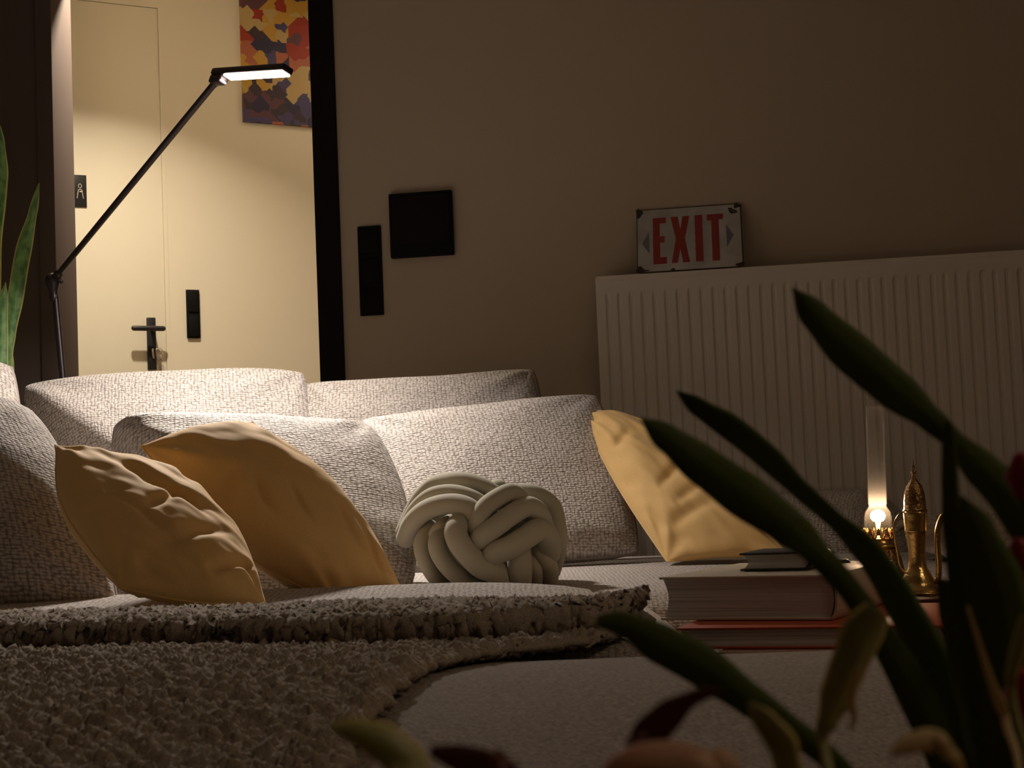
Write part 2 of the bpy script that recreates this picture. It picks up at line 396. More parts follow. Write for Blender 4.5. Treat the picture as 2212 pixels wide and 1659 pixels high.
# hallway wall with a flush door
dl0 = uzh(120, 300)[0] - .55; dl1 = uzh(351, 400)[0]
dtop = uzh(345, 18)[1]
def hall_wall():
    def bx(u0, u1, z0, z1, d0=0, d1=-.12):
        vs = [HALL_O + HALL_D * u + HALL_N * d + Z * z for z in (z0, z1) for d in (d0, d1) for u in (u0, u1)]
        return vs, [(0, 2, 3, 1), (4, 5, 7, 6), (0, 1, 5, 4), (2, 6, 7, 3), (0, 4, 6, 2), (1, 3, 7, 5)]
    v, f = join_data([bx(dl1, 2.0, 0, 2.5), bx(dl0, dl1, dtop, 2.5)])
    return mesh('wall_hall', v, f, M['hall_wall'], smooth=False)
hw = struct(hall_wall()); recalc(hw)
rc = HALL_O + HALL_D * 2.0
struct(box_on('wall_hall_end', (0, 0, 0), X, Y, Z, ((rc.x - .02, rc.x + .08), (4.40 - .154 * rc.x + .16, rc.y), (0, 2.5)), M['hall_wall']))
door = empty('door_1', HALL_O + HALL_D * dl0); door['kind'] = 'structure'
box_on('door_leaf', HALL_O, HALL_D, HALL_N, Z, ((dl0 + .001, dl1 - .0015), (-.045, -.001), (.005, dtop - .002)), M['door'], door, .0015)
struct(box_on('trim_3', HALL_O, HALL_D, HALL_N, Z, ((dl1 - .001, dl1 + .014), (-.03, .003), (0, dtop)), M['hall_wall']))
# short pier at the left of the opening, hiding the hinge side of the door
pa = hit(121, 400, MO, MN) + V((-.03, .1, 0)); pb = P(154, 400, 5.12)
struct(box_on('wall_hall_side', V((0, 0, 0)), X, Y, Z, ((-1.9, 0), (0, 1), (0, 1)), M['hall_wall']))
o = bpy.data.objects['wall_hall_side']; o.data.clear_geometry()
a0 = V((pa.x, pa.y, 0)); b0 = V((pb.x, pb.y, 0)); c0 = b0 + V((-.62, -.05, 0)); d0 = a0 + V((-.5, .06, 0))
vv = [a0, b0, c0, d0]; o.data.from_pydata([tuple(q + Z * h) for h in (0, 2.5) for q in vv], [], [(3, 2, 1, 0), (4, 5, 6, 7), (0, 1, 5, 4), (1, 2, 6, 5), (2, 3, 7, 6), (3, 0, 4, 7)]); recalc(o)
# door furniture: long backplate, lever, key with ring
def hp(px, py, off=0.0): return hit(px, py, HALL_O + HALL_N * off, HALL_N)
u0, z0 = uzh(316, 686); u1, z1 = uzh(338, 799)
hd = box_on('handle_plate', HALL_O, HALL_D, HALL_N, Z, ((u0, u1), (-.004, .008), (z1, z0)), M['matt_black'], door, .003)
ul, zl = uzh(289, 709, .05); ur, zr = uzh(352, 708, .05)
lv = [HALL_O + HALL_D * ((u0 + u1) / 2 + .004) + HALL_N * d + Z * zl for d in (0, .025, .048)]
q0 = HALL_O + HALL_D * ur + HALL_N * .052 + Z * zl; q1 = HALL_O + HALL_D * ul + HALL_N * .052 + Z * zl
v, f = join_data([tube_data(lv, .009, 14), tube_data([q0, (q0 + q1) / 2, q1], .0095, 14)])
mesh('door_handle', v, f, M['matt_black'], door)
def K(cx, cy, off=.014): return hp(280 + cx / 11.85, 670 + cy / 11.85, off)
kb = [tube_data([K(590, 1000, .012), K(600, 1120, .02), K(615, 1220, .012)], .004, 10)]
mesh('key', *join_data(kb), M['chrome'], door)
ringc = K(760, 1080, .03); rr = [ringc + HALL_D * (math.cos(a) * .012) + Z * (math.sin(a) * .015) for a in [i * math.pi / 10 for i in range(21)]]
kp = [tube_data(rr, .0012, 8, False)]
for (a, b, c, d, r) in ((700, 1010, 760, 1060, .006), (720, 1200, 760, 1290, .0055), (760, 1250, 770, 1560, .003), (800, 1230, 830, 1300, .0045), (790, 1260, 815, 1560, .003)):
    kp.append(tube_data([K(a, b, .024), K((a + c) / 2, (b + d) / 2, .026), K(c, d, .022)], r, 10))
mesh('key_ring', *join_data(kp), M['chrome'], door)
# toilet sign on the door
uA, zA = uzh(186, 379); uB, zB = uzh(187, 448)
sg = empty('toilet_sign', HALL_O + HALL_D * uA + Z * zB)
tag(sg, 'small black square toilet sign with white figure on the cream door', 'sign')
box_on('plate', HALL_O, HALL_D, HALL_N, Z, ((uA - .103, uA), (-.0035, .004), (zB, zA)), M['matt_black'], sg, .0015)
def SG(cx, cy): return hp(140 + cx / 16.58, 360 + cy / 16.58, .0052)
fig = [tube_data([SG(540 + 55 * math.sin(a), 695 + 75 * math.cos(a)) for a in [i * math.pi / 8 for i in range(17)]], .0013, 6, False),
       tube_data([SG(440, 1120), SG(470, 930), SG(490, 830), SG(560, 815), SG(610, 840), SG(630, 960), SG(665, 1140)], .0016, 6),
       tube_data([SG(550, 900), SG(610, 905)], .003, 6)]
mesh('pictogram', *join_data(fig), M['pictogram'], sg)
fig = [tube_data([SG(235, 840), SG(265, 850), SG(290, 845)], .0008, 6), tube_data([SG(290, 770), SG(355, 765)], .0008, 6), tube_data([SG(320, 765), SG(325, 810)], .0008, 6)]
mesh('lettering', *join_data(fig), M['sign_grey'], sg)
# hall switch
def switch(name, frame_uz, O, D, N_, label, gangs):
    (u0, z0, u1, z1) = frame_uz
    s = tag(empty(name, O + D * u0 + Z * z1), label, 'light switch')
    fr = box_on('frame', O, D, N_, Z, ((u0, u1), (-.002, .009), (z1, z0)), M['black'], s, .002)
    h = (z0 - z1) / gangs; m_ = (u1 - u0) * .12
    for k in range(gangs):
        box_on('rocker', O, D, N_, Z, ((u0 + m_, u1 - m_), (.007, .0125), (z1 + h * k + m_, z1 + h * (k + 1) - m_)), M['black'], fr, .0015)
    return s
a = uzh(401, 626); b = uzh(432, 731)
switch('light_switch', (a[0], a[1], b[0], b[1]), HALL_O, HALL_D, HALL_N, 'black two-gang light switch on the bright cream hallway wall', 2)
a = uzw(773, 491); b = uzw(833, 680)
switch('light_switch', (a[0], a[1], b[0] - .004, b[1]), MO, MD, MN, 'tall narrow black three-gang switch plate on the dark wall beside the doorway', 3)
a = uzw(839, 424, .02); b = uzw(980, 549, .02)
th = tag(empty('wall_panel', MO + MD * a[0] + Z * b[1]), 'black nearly square control panel on the dark wall, right of the tall switch', 'control panel')
box_on('housing', MO, MD, MN, Z, ((a[0], b[0]), (0, .022), (b[1], a[1] + .006)), M['black'], th, .003)
box_on('screen', MO, MD, MN, Z, ((a[0] + .008, b[0] - .008), (.021, .0235), (b[1] + .04, a[1] - .003)), M['frame_black'], th, .001)
# poster: a generic patchwork of colours
def poster_mat():
    Mt = mat('patchwork_print', (.5, .2, .1), .55); q = NB(Mt); tc = q.n('ShaderNodeTexCoord')
    mp = q.n('ShaderNodeMapping'); mp.inputs['Scale'].default_value = (8.5, 8.5, 1); q.l(tc.outputs['UV'], mp.inputs[0])
    def vor(sc, rnd, metric):
        v = q.n('ShaderNodeTexVoronoi', Scale=sc, Randomness=rnd); v.voronoi_dimensions = '2D'; v.distance = metric; q.l(mp.outputs[0], v.inputs['Vector']); return v
    big = vor(1.15, .75, 'CHEBYCHEV'); small = vor(2.7, .9, 'MANHATTAN')
    cols = [(0, (.035, .03, .075)), (.14, (.33, .035, .02)), (.28, (.05, .035, .05)), (.42, (.52, .30, .05)), (.55, (.07, .06, .16)), (.66, (.42, .13, .07)), (.78, (.50, .36, .16)), (.9, (.12, .05, .07))]
    def pick(v, st):
        s = q.n('ShaderNodeSeparateColor'); q.l(v.outputs['Color'], s.inputs[0]); r = q.n('ShaderNodeValToRGB'); r.color_ramp.interpolation = 'CONSTANT'; e = r.color_ramp.elements
        while len(e) < len(st): e.new(.5)
        for i, (p_, c) in enumerate(st): e[i].position = p_; e[i].color = (*c, 1)
        q.l(s.outputs[0], r.inputs[0]); return r.outputs[0], s.outputs[1]
    c1, _ = pick(big, cols); c2, g = pick(small, cols[::-1] and [(p_, cols[(i * 3 + 2) % 8][1]) for i, (p_, c) in enumerate(cols)])
    gt = q.n('ShaderNodeMath', operation='GREATER_THAN'); gt.inputs[1].default_value = .5; q.l(g, gt.inputs[0])
    mx = q.n('ShaderNodeMix', data_type='RGBA'); q.l(gt.outputs[0], mx.inputs[0]); q.l(c1, mx.inputs[6]); q.l(c2, mx.inputs[7]); q.l(mx.outputs[2], q.b.inputs['Base Color']); return Mt
M['poster'] = poster_mat()
a = uzh(524, 264); tp = uzh(515, 0); ue = a[0] + .62; zt = a[1] + .62
po = tag(empty('wall_print', HALL_O + HALL_D * a[0] + Z * a[1]), 'unframed multicoloured patchwork print on the hallway wall behind the reading lamp head', 'picture')
cv = box_on('canvas', HALL_O, HALL_D, HALL_N, Z, ((a[0], ue), (0, .012), (a[1], zt)), M['poster'], po)
lay = cv.data.uv_layers.new(name='UVMap')
for lp in cv.data.loops:
    c = V(cv.data.vertices[lp.vertex_index].co); lay.data[lp.index].uv = (c.dot(HALL_D) + .3, c.z + .17)

# ------------------------------------------------------------------ radiator
RF = .10; rO = MO + MN * RF
def uzr(px, py): q = hit(px, py, rO, MN) - MO; return q.dot(MD), q.z
ru0 = uzr(1291, 700)[0]; rtop = uzr(1291, 597)[1]; ru1 = ru0 + 1.60; rbot = .17
rad = tag(empty('radiator', MO + MD * ru0 + Z * rbot), 'white ribbed panel radiator on the wall behind the sofa', 'radiator')
pitch = .0318; n_ch = int((ru1 - ru0 - .03) / pitch); vs = []; prof = []
for k in range(n_ch):
    b0_ = ru0 + .014 + k * pitch
    for fr, dp in ((0, 0), (.30, 0), (.40, .5), (.47, 1), (.63, 1), (.70, .5), (.80, 0)): prof.append((b0_ + fr * pitch, dp))
prof = [(ru0, 0)] + prof + [(ru1, 0)]
zc = rtop - .052; zl_ = rbot + .052
rows = [(rbot, 0, RF - .012), (rbot + .006, 0, RF), (zl_ - .008, 0, RF), (zl_ + .008, 1, RF), (zc - .008, 1, RF), (zc + .006, 0, RF), (rtop - .016, 0, RF), (rtop - .006, 0, RF - .004), (rtop - .002, 0, RF - .012)]
for (zz, g, y_) in rows:
    for (u, dp) in prof: vs.append(MO + MD * u + MN * (y_ - .0055 * dp * g) + Z * zz)
L_ = len(prof); fs = [(i * L_ + j, i * L_ + j + 1, (i + 1) * L_ + j + 1, (i + 1) * L_ + j) for i in range(len(rows) - 1) for j in range(L_ - 1)]
fp = mesh('front_panel', vs, fs, M['radiator'], rad, smooth=False)
box_on('rear_panel', MO, MD, MN, Z, ((ru0 + .01, ru1 - .01), (.028, .04), (rbot, rtop - .012)), M['radiator'], rad, .003)
# top grille with slots
gp = []
def bxd(u0, u1, d0, d1, z0, z1):
    v_ = [MO + MD * u + MN * d + Z * z for z in (z0, z1) for d in (d0, d1) for u in (u0, u1)]
    return v_, [(0, 2, 3, 1), (4, 5, 7, 6), (0, 1, 5, 4), (2, 6, 7, 3), (0, 4, 6, 2), (1, 3, 7, 5)]
gp.append(bxd(ru0, ru1, .026, .038, rtop - .012, rtop)); gp.append(bxd(ru0, ru1, .082, .096, rtop - .012, rtop)); gp.append(bxd(ru0, ru1, .056, .062, rtop - .008, rtop - .001))
for k in range(90): gp.append(bxd(ru0 + k * (ru1 - ru0) / 90, ru0 + (k + .45) * (ru1 - ru0) / 90, .036, .084, rtop - .009, rtop - .001))
recalc(mesh('top_grille', *join_data(gp), M['radiator'], rad, smooth=False))
for (x0, x1) in ((ru0 - .0015, ru0 + .0015), (ru1 - .0015, ru1 + .0015)):
    box_on('side_cover', MO, MD, MN, Z, ((x0, x1), (.026, RF - .003), (rbot, rtop - .003)), M['radiator'], rad, .001)
box_on('bracket', MO, MD, MN, Z, ((ru0 + .25, ru0 + .28), (0, .03), (rbot + .05, rtop - .06)), M['radiator'], rad)
box_on('bracket', MO, MD, MN, Z, ((ru1 - .28, ru1 - .25), (0, .03), (rbot + .05, rtop - .06)), M['radiator'], rad)
tube('valve_pipe', [MO + MD * (ru1 - .05) + MN * .06 + Z * z for z in (0, .1, rbot + .01)], .009, M['radiator'], rad, 12)

# ------------------------------------------------------------------ EXIT sign leaning on the wall on top of the radiator
def uzs(px, py, off): q = hit(px, py, MO + MN * off, MN) - MO; return q.dot(MD), q.z
sb = .092
sbl = uzs(1376, 583, sb); sbr = uzs(1607, 569, sb)
SW = sbr[0] - sbl[0]; SH = .207; lean = math.asin((sb - .006) / SH)
sO = MO + MD * sbl[0] + MN * sb + Z * (rtop + .001); sU = (Z * math.cos(lean) - MN * math.sin(lean)).normalized(); sN = MD.cross(sU).normalized()
if sN.dot(MN) < 0: sN = -sN
es = tag(empty('exit_sign', sO), 'old white enamel EXIT sign with red letters leaning on top of the radiator', 'sign')
def rr_poly(x0, y0, x1, y1, r, n=6):
    out = []
    for cx, cy, a0 in ((x1 - r, y1 - r, 0), (x0 + r, y1 - r, 90), (x0 + r, y0 + r, 180), (x1 - r, y0 + r, 270)):
        for k in range(n + 1): a = math.radians(a0 + 90 * k / n); out.append((cx + r * math.cos(a), cy + r * math.sin(a)))
    return out
def extr(name, polys, z0, z1, material, parent):
    parts = []
    for pl in polys:
        n = len(pl); v_ = [sO + MD * x + sU * y + sN * z for z in (z0, z1) for x, y in pl]
        parts.append((v_, [tuple(reversed(range(n))), tuple(range(n, 2 * n))] + [(k, (k + 1) % n, n + (k + 1) % n, n + k) for k in range(n)]))
    return recalc(mesh(name, *join_data(parts), material, parent, smooth=False))
extr('backing_plate', [rr_poly(0, 0, SW, SH, .012)], 0, .0018, M['rust'], es)
face = extr('enamel_face', [rr_poly(.0025, .003, SW - .0035, SH - .003, .013)], .0019, .0030, M['sign_white'], es)
def q_(pts): return [(x * SW, (1 - y) * SH) for x, y in pts]
A_, B_ = .149, .877; st = .066
letters = [q_([(.156, A_), (.282, A_ - .0), (.280, A_ + .09), (.222, A_ + .09), (.222, .445), (.268, .445), (.266, .545), (.222, .545), (.222, .775), (.284, .775), (.284, B_), (.156, B_)]),
           q_([(.326, A_), (.396, A_), (.418, .36), (.440, A_), (.506, A_), (.458, .50), (.500, B_), (.436, B_), (.412, .66), (.386, B_), (.328, B_), (.372, .50)]),
           q_([(.556, A_), (.628, A_), (.628, B_), (.556, B_)]),
           q_([(.672, A_ + .0), (.826, A_), (.822, A_ + .085), (.782, A_ + .085), (.782, B_), (.712, B_), (.712, A_ + .095), (.672, A_ + .095)])]
extr('lettering', letters, .0031, .0037, M['sign_red'], es)
extr('arrow', [q_([(.052, .55), (.118, .36), (.122, .71)])], .0031, .0036, M['sign_grey'], es)
extr('arrow', [q_([(.918, .50), (.848, .32), (.850, .68)])], .0031, .0036, M['sign_grey'], es)
def blob(cx, cy, rx, ry, seed, rot=0):
    out = []
    for k in range(18):
        a = 2 * math.pi * k / 18; r = 1 + .22 * math.sin(3 * a + seed) + .12 * math.sin(7 * a + seed * 2); x = rx * r * math.cos(a); y = ry * r * math.sin(a)
        out.append((cx * SW + x * math.cos(rot) - y * math.sin(rot), (1 - cy) * SH + x * math.sin(rot) + y * math.cos(rot)))
    return out
for bl_ in (blob(.028, .055, .009, .015, 1), blob(.962, .035, .010, .008, 2), blob(.03, .95, .011, .010, 3), blob(.34, .975, .006, .004, 4), blob(.97, .965, .012, .007, 5), blob(.09, .97, .008, .0025, 2)): extr('chip', [bl_], .0031, .0034, M['rust'], face)
stp = extr('enamel_stamp', [blob(.915, .115, .0135, .0075, 0, -.6)], .0031, .0036, M['rust'], face)
extr('stamp_line', [blob(.915, .115, .009, .0012, 0, -.5)], .0036, .0039, M['sign_grey'], face)

# ------------------------------------------------------------------ sofa
sofa = tag(empty('modular_sofa', (-.6, 3.3, 0)), 'low oatmeal woven modular sofa with deep seats filling the room', 'sofa')
def lump(seed, a=.008): return lambda s, t: a * fbm(s * 1.5 + seed, t * 1.5, seed, 2)
soft_box('seat_cushion', (-.15, 3.30, .265), (1.55, .72, .095), .05, .012, M['fabric'], sofa, 34, warp=lump(1, .006))
soft_box('seat_cushion', (.055, 2.50, .255), (.175, .38, .09), .05, .0, M['fabric'], sofa, 24, warp=lump(2, .003))
soft_box('seat_cushion', (-.78, 2.10, .291), (.925, .50, .080), .05, .004, M['fabric'], sofa, 34, warp=lambda s, t: .003 * fbm(s * 1.5, t * 1.5, 5, 2) + .030 * max(0, min(1, (t + .15) / .8)) ** 1.2 * (1 - s ** 8) * (1 - t ** 8))
soft_box('seat_cushion', (-.62, 1.13, .286), (1.00, .41, .088), .045, .010, M['fabric_soft'], sofa, 34, warp=lambda s, t: .005 * fbm(s * 1.5 + 7, t * 1.5, 7, 2) - .075 * max(0, (.55 - t) / 1.55) ** 1.7)
soft_box('base', (-.15, 3.30, .10), (1.5, .70, .075), .02, 0, M['fabric'], sofa, 8)
soft_box('base', (-.80, 2.10, .115), (.88, .48, .09), .02, 0, M['fabric'], sofa, 8)
soft_box('base', (-.66, 1.10, .10), (.95, .33, .09), .02, 0, M['fabric_soft'], sofa, 8)
soft_box('backrest', (-.75, 4.16, .33), (.86, .055, .26), .04, 0, M['fabric'], sofa, 16)
soft_box('bolster', P(1795, 1190, 3.70) + V((0, .04, -.035)), (.195, .12, .165), .11, .012, M['fabric'], sofa, 26, yaw=-.55)

# loose back cushions
def cushion(name, cs, thick, bows, label, group, p=.33, wr=None, pipe=True, back=1.0, mt='fabric', cat='cushion', inset=.0, pin=0.0, N=64, turn=None):
    c = sum((V(q) for q in cs), V((0, 0, 0))) / 4; lo = min(V(q).z for q in cs)
    root = tag(empty(name, (c.x, c.y, lo)), label, cat, group)
    o, base = pillow('cover', cs, thick, bows, M[mt], wr, N, p, back, root, pin=pin, rc=(.0 if mt == 'yellow' else .03), be=(1.45 if mt == 'yellow' else 1.0), turn=turn)
    if pipe and not turn: piping(base, .004, .0018 if mt == 'yellow' else .004, M[mt], o)
    return root, o
def C4(*q): return [P(*a) for a in q]
GR = 'oatmeal woven back cushions on the sofa'
cushion('back_cushion', C4((-330, 740, 3.85), (30, 790, 3.90), (60, 1180, 3.75), (-330, 1180, 3.70)), .085, (.02, .02, 0, 0), 'woven oatmeal cushion cut off by the left edge, behind the near side cushion', GR, wr=ripples(1, .008))
cushion('back_cushion', C4((45, 830, 4.02), (662, 800, 4.02), (690, 1170, 3.86), (75, 1190, 3.86)), .085, (.022, .01, 0, .02), 'long oatmeal cushion in the back row, brightest under the reading lamp', GR, wr=ripples(2, .012, .5), turn=(-.95, 1.0, -.80, -.60, .50, .16))
cushion('back_cushion', C4((655, 826, 4.02), (1158, 794, 4.02), (1190, 1150, 3.88), (680, 1170, 3.86)), .085, (-.03, .01, 0, .01), 'oatmeal cushion in the back row in front of the dark wall', GR, wr=ripples(3, .010, .5))
cushion('back_cushion', C4((235, 905, 3.10), (800, 915, 3.16), (900, 1268, 2.90), (200, 1275, 2.86)), .08, (-.01, .05, 0, .02), 'oatmeal cushion in the front row, behind the two yellow cushions', GR, wr=ripples(9, .010, .5), turn=(-.86, 1.0, -.737, -.676, .42, .13))
cushion('back_cushion', C4((775, 905, 3.66), (1290, 850, 3.70), (1385, 1200, 3.50), (880, 1230, 3.46)), .08, (-.02, .02, 0, .02), 'broad oatmeal cushion standing behind the knotted pillow', GR, wr=ripples(5, .008, .5))
cushion('back_cushion', C4((-420, 850, 2.62), (70, 885, 2.66), (262, 1330, 2.42), (-420, 1350, 2.38)), .10, (.02, .05, 0, 0), 'big shaded oatmeal cushion at the left edge beside the yellow one', GR, wr=ripples(6, .008, .5))

# yellow cushions
GY = 'yellow cotton scatter cushions'
Y1f = ((-.55, .75, .55, -.1, .10, .012), (-.1, .25, .5, .1, .06, .010), (-.3, -.2, .35, .2, .05, .010), (-.2, -.55, .6, -.25, .07, .012), (.2, -.8, .9, -.6, .05, .012), (-.5, -.1, -.1, -.5, .06, .008))
cushion('yellow_cushion', C4((119, 962, 2.36), (412, 1052, 2.44), (574, 1302, 2.22), (262, 1272, 2.18)), .060, (.05, .12, .05, .16), 'creased mustard yellow cushion, leftmost, leaning on the shaded side cushion', GY, .5, ripples(11, .011, .9, Y1f), mt='yellow', N=90)
Y2f = ((-.75, .2, -.35, .35, .05, .010), (-.5, -.1, -.2, .25, .05, .010), (-.2, -.35, .1, .1, .05, .008), (.3, -.6, .5, -.2, .06, .008), (.5, -.9, .7, -.4, .07, .010))
cushion('yellow_cushion', C4((304, 964, 2.50), (545, 912, 2.60), (866, 1268, 2.58), (736, 1316, 2.48)), .074, (.03, .20, -.03, .27), 'mustard yellow cushion, middle one, standing on its point between the grey cushions', GY, .5, ripples(14, .008, .7, Y2f), mt='yellow', N=90)
Y3f = ((-.7, .3, -.2, .5, .06, .012), (-.4, -.3, .4, .1, .05, .014), (-.3, -.5, .5, -.2, .05, .012), (-.6, -.7, .3, -.5, .06, .012), (.1, .2, .5, .7, .06, .010))
cushion('yellow_cushion', C4((1253, 889, 3.66), (1440, 935, 3.60), (1706, 1200, 3.22), (1440, 1214, 3.30)), .060, (.06, .10, -.02, .06), 'bright mustard yellow cushion, rightmost, partly behind the dark leaves', GY, .5, ripples(17, .012, .9, Y3f), mt='yellow', N=90)

# ------------------------------------------------------------------ knotted pillow
KD = 2.86
def KP(cx, cy, z): return P(860 + cx / 5.53, 1000 + cy / 5.53, KD - z)
knot = tag(empty('knot_pillow', KP(1060, 1500, 0)), 'sage grey pillow knotted from thick padded tubes, on the sofa seat', 'pillow')
kc = KP(1050, 860, -.02); pxm = KD / FPX / 5.53
def lift(cx, cy, off): 
    dx, dy = (cx - 1060) / 960, (cy - 860) / 800; q = max(0, 1 - dx * dx - dy * dy)
    return .105 * math.sqrt(q) + off
Tn = [([(60, 820), (230, 450), (430, 250), (700, 195), (960, 245), (1180, 380), (1300, 520)], 96, -.012),
      ([(90, 760), (200, 545), (380, 385), (600, 335), (820, 375), (1000, 470), (1100, 600)], 82, .000),
      ([(90, 900), (160, 730), (280, 600), (450, 515), (660, 485), (850, 540), (960, 680), (1000, 800)], 120, .008),
      ([(900, 900), (960, 690), (1040, 540), (1180, 430), (1340, 360), (1440, 420), (1560, 600)], 118, .016),
      ([(900, 1020), (1000, 880), (1180, 750), (1370, 610), (1560, 520), (1690, 620), (1760, 820)], 122, .022),
      ([(1060, 1180), (1160, 1080), (1330, 1010), (1510, 900), (1680, 800), (1790, 900), (1800, 1080)], 140, .026),
      ([(780, 700), (690, 790), (720, 930), (830, 1080), (980, 1230), (1150, 1300), (1300, 1420)], 138, .024),
      ([(560, 850), (470, 940), (500, 1090), (620, 1260), (800, 1420), (900, 1520)], 112, .012),
      ([(620, 700), (500, 790), (430, 880)], 90, -.010),
      ([(380, 780), (290, 960), (320, 1140), (420, 1320), (560, 1500)], 105, -.008),
      ([(1380, 360), (1640, 380), (1830, 520), (1890, 740), (1880, 940), (1780, 1120)], 118, -.006),
      ([(1700, 480), (1880, 640), (1930, 860), (1910, 1080), (1850, 1300)], 95, -.030),
      ([(1430, 1000), (1450, 1180), (1450, 1330), (1440, 1500)], 150, .012),
      ([(1620, 980), (1740, 1120), (1810, 1280), (1800, 1480)], 108, .002),
      ([(1560, 1050), (1640, 1250), (1650, 1480)], 90, -.004)]
parts = []
for pts, r, off in Tn:
    n = len(pts); w3 = []
    for i, (cx, cy) in enumerate(pts):
        e = 0
        if i == 0 or i == n - 1: e = -.030
        elif (i == 1 or i == n - 2) and n > 4: e = -.006
        w3.append(KP(cx, cy, lift(cx, cy, off + e)))
    cc = catmull(w3, 7); parts.append(tube_data(cc, r * pxm * .98, 18))
# the same rope wraps round the back
for k in range(7):
    a = k * math.pi / 7; ax = V((math.cos(a), .25 * math.sin(3 * a), math.sin(a))).normalized(); bx_ = V((0, 1, 0)); ring = []
    for j in range(13):
        t = math.pi * (-.05 + 1.1 * j / 12); ring.append(kc + V((0, .02, 0)) + V((ax.x * .112, ax.y * .1, ax.z * .085)) * math.cos(t) + bx_ * (.085 * math.sin(t)))
    parts.append(tube_data(ring, .021, 14))
# core
core = []; cf = []
for i in range(17):
    for j in range(24):
        th_ = math.pi * i / 16; ph = 2 * math.pi * j / 24; core.append(kc + V((.125 * math.sin(th_) * math.cos(ph), .075 * math.sin(th_) * math.sin(ph), .095 * math.cos(th_))))
for i in range(16):
    for j in range(24): cf.append((i * 24 + j, i * 24 + (j + 1) % 24, (i + 1) * 24 + (j + 1) % 24, (i + 1) * 24 + j))
parts.append((core, cf))
mesh('rope', *join_data(parts), M['sage'], knot)

# ------------------------------------------------------------------ knitted throws (real stitches)
def seatz(x, y):
    """height of the near seats under the throw"""
    return .384
def throw(name, path, xfun, label, nu, dv=.0028, st=(.0105, .0085), amp=.0042, seed=3.0, lumps=.004, ymap=None):
    """path: list of (Y, z) swept; xfun(v) -> (x0, x1). returns one mesh with knitted bumps"""
    pts = catmull([V((0, y, z)) for y, z in path], 24); L = [0]
    for a, b in zip(pts, pts[1:]): L.append(L[-1] + (b - a).length)
    L = np.array(L); tot = L[-1]; nv = int(tot / dv); vv_ = np.linspace(0, tot, nv)
    py = np.interp(vv_, L, [p.y for p in pts]); pz = np.interp(vv_, L, [p.z for p in pts])
    ty = np.gradient(py, vv_); tz = np.gradient(pz, vv_); nl = np.hypot(ty, tz); ny = -tz / nl; nz = ty / nl
    x0 = np.array([xfun(a / tot, y_)[0] for a, y_ in zip(vv_, py)]); x1 = np.array([xfun(a / tot, y_)[1] for a, y_ in zip(vv_, py)])
    U = np.linspace(0, 1, nu)
    XX = x0[:, None] * (1 - U) + x1[:, None] * U; VV = np.repeat(vv_[:, None], nu, 1)
    rng = np.random.RandomState(int(seed * 10))
    # smooth random fields by summed sines
    def field(sx, sv, n=14):
        f = np.zeros_like(XX)
        for _ in range(n):
            a, b, c = rng.normal(0, sx), rng.normal(0, sv), rng.uniform(0, 6.28); f += np.sin(XX * a + VV * b + c)
        return f / math.sqrt(n)
    wx = XX + .0022 * field(60, 60); wv = VV + .0022 * field(60, 60)
    row = np.floor(wv / st[1]); cx = wx / st[0] + .5 * (row % 2); fx = cx - np.floor(cx) - .5; fv = wv / st[1] - row - .5
    h1 = np.floor(cx) * 12.9898 + row * 78.233; rnd = np.abs(np.sin(h1) * 43758.5453) % 1.0
    bump = np.sqrt(np.clip(1 - (fx * 1.9) ** 2, 0, 1)) * np.sqrt(np.clip(1 - (fv * 1.9) ** 2, 0, 1)) * (.55 + .75 * rnd)
    hgt = amp * (bump - .35) + amp * .22 * field(900, 900, 20) + lumps * field(9, 9) * .5
    # edge rounding
    e = np.minimum(np.minimum(U[None, :] * (x1 - x0)[:, None], (1 - U[None, :]) * (x1 - x0)[:, None]) / .012, 1)
    hgt = hgt * e - .006 * (1 - np.sqrt(np.clip(1 - (1 - e) ** 2, 0, 1)))
    PX = XX + .0012 * field(500, 500, 20) + .004 * field(0, 120, 10) * (1 - e); PY = py[:, None] + ny[:, None] * hgt; PZ = pz[:, None] + nz[:, None] * hgt
    if ymap is not None: PY = ymap(XX, PY)
    verts = np.stack([PX, PY, PZ], -1).reshape(-1, 3)
    i = np.arange(nv - 1)[:, None] * nu + np.arange(nu - 1)[None, :]
    faces = np.stack([i, i + 1, i + nu + 1, i + nu], -1).reshape(-1, 4)
    me = bpy.data.meshes.new(name); me.vertices.add(len(verts)); 
    loc = np.array([verts[:, 0].mean(), verts[:, 1].mean(), verts[:, 2].min()])
    me.vertices.foreach_set('co', (verts - loc).astype(np.float32).ravel())
    me.loops.add(faces.size); me.loops.foreach_set('vertex_index', faces.astype(np.int32).ravel())
    me.polygons.add(len(faces)); me.polygons.foreach_set('loop_start', np.arange(0, faces.size, 4, dtype=np.int32)); me.polygons.foreach_set('loop_total', np.full(len(faces), 4, dtype=np.int32))
    me.update(calc_edges=True); me.validate(); me.shade_smooth(); me.materials.append(M['throw'])
    o = bpy.data.objects.new(name, me); COL.objects.link(o); o.location = loc
    s = o.modifiers.new('solid', 'SOLIDIFY'); s.thickness = .009; s.offset = -1
    return tag(o, label, 'blanket')
EDGE = [(.5, -.115), (1.0, -.113), (1.08, -.108), (1.2, -.098), (1.34, -.082), (1.45, -.055), (1.53, -.02), (1.60, .04), (1.66, .115), (1.75, .14), (2.3, .14)]
def xt(v, y):
    return (-.80, float(np.interp(y, [a for a, b in EDGE], [b for a, b in EDGE])))
path = [(.66, .16), (.68, .24), (.71, .290), (.78, .328), (.95, .361), (1.1, .381), (1.25, .392), (1.42, .393), (1.6, .387), (1.75, .384), (1.90, .384), (1.955, .386), (1.972, .395), (1.955, .406), (1.90, .408), (1.80, .410), (1.73, .411), (1.690, .409), (1.678, .400), (1.69, .392), (1.71, .390), (1.75, .390)]
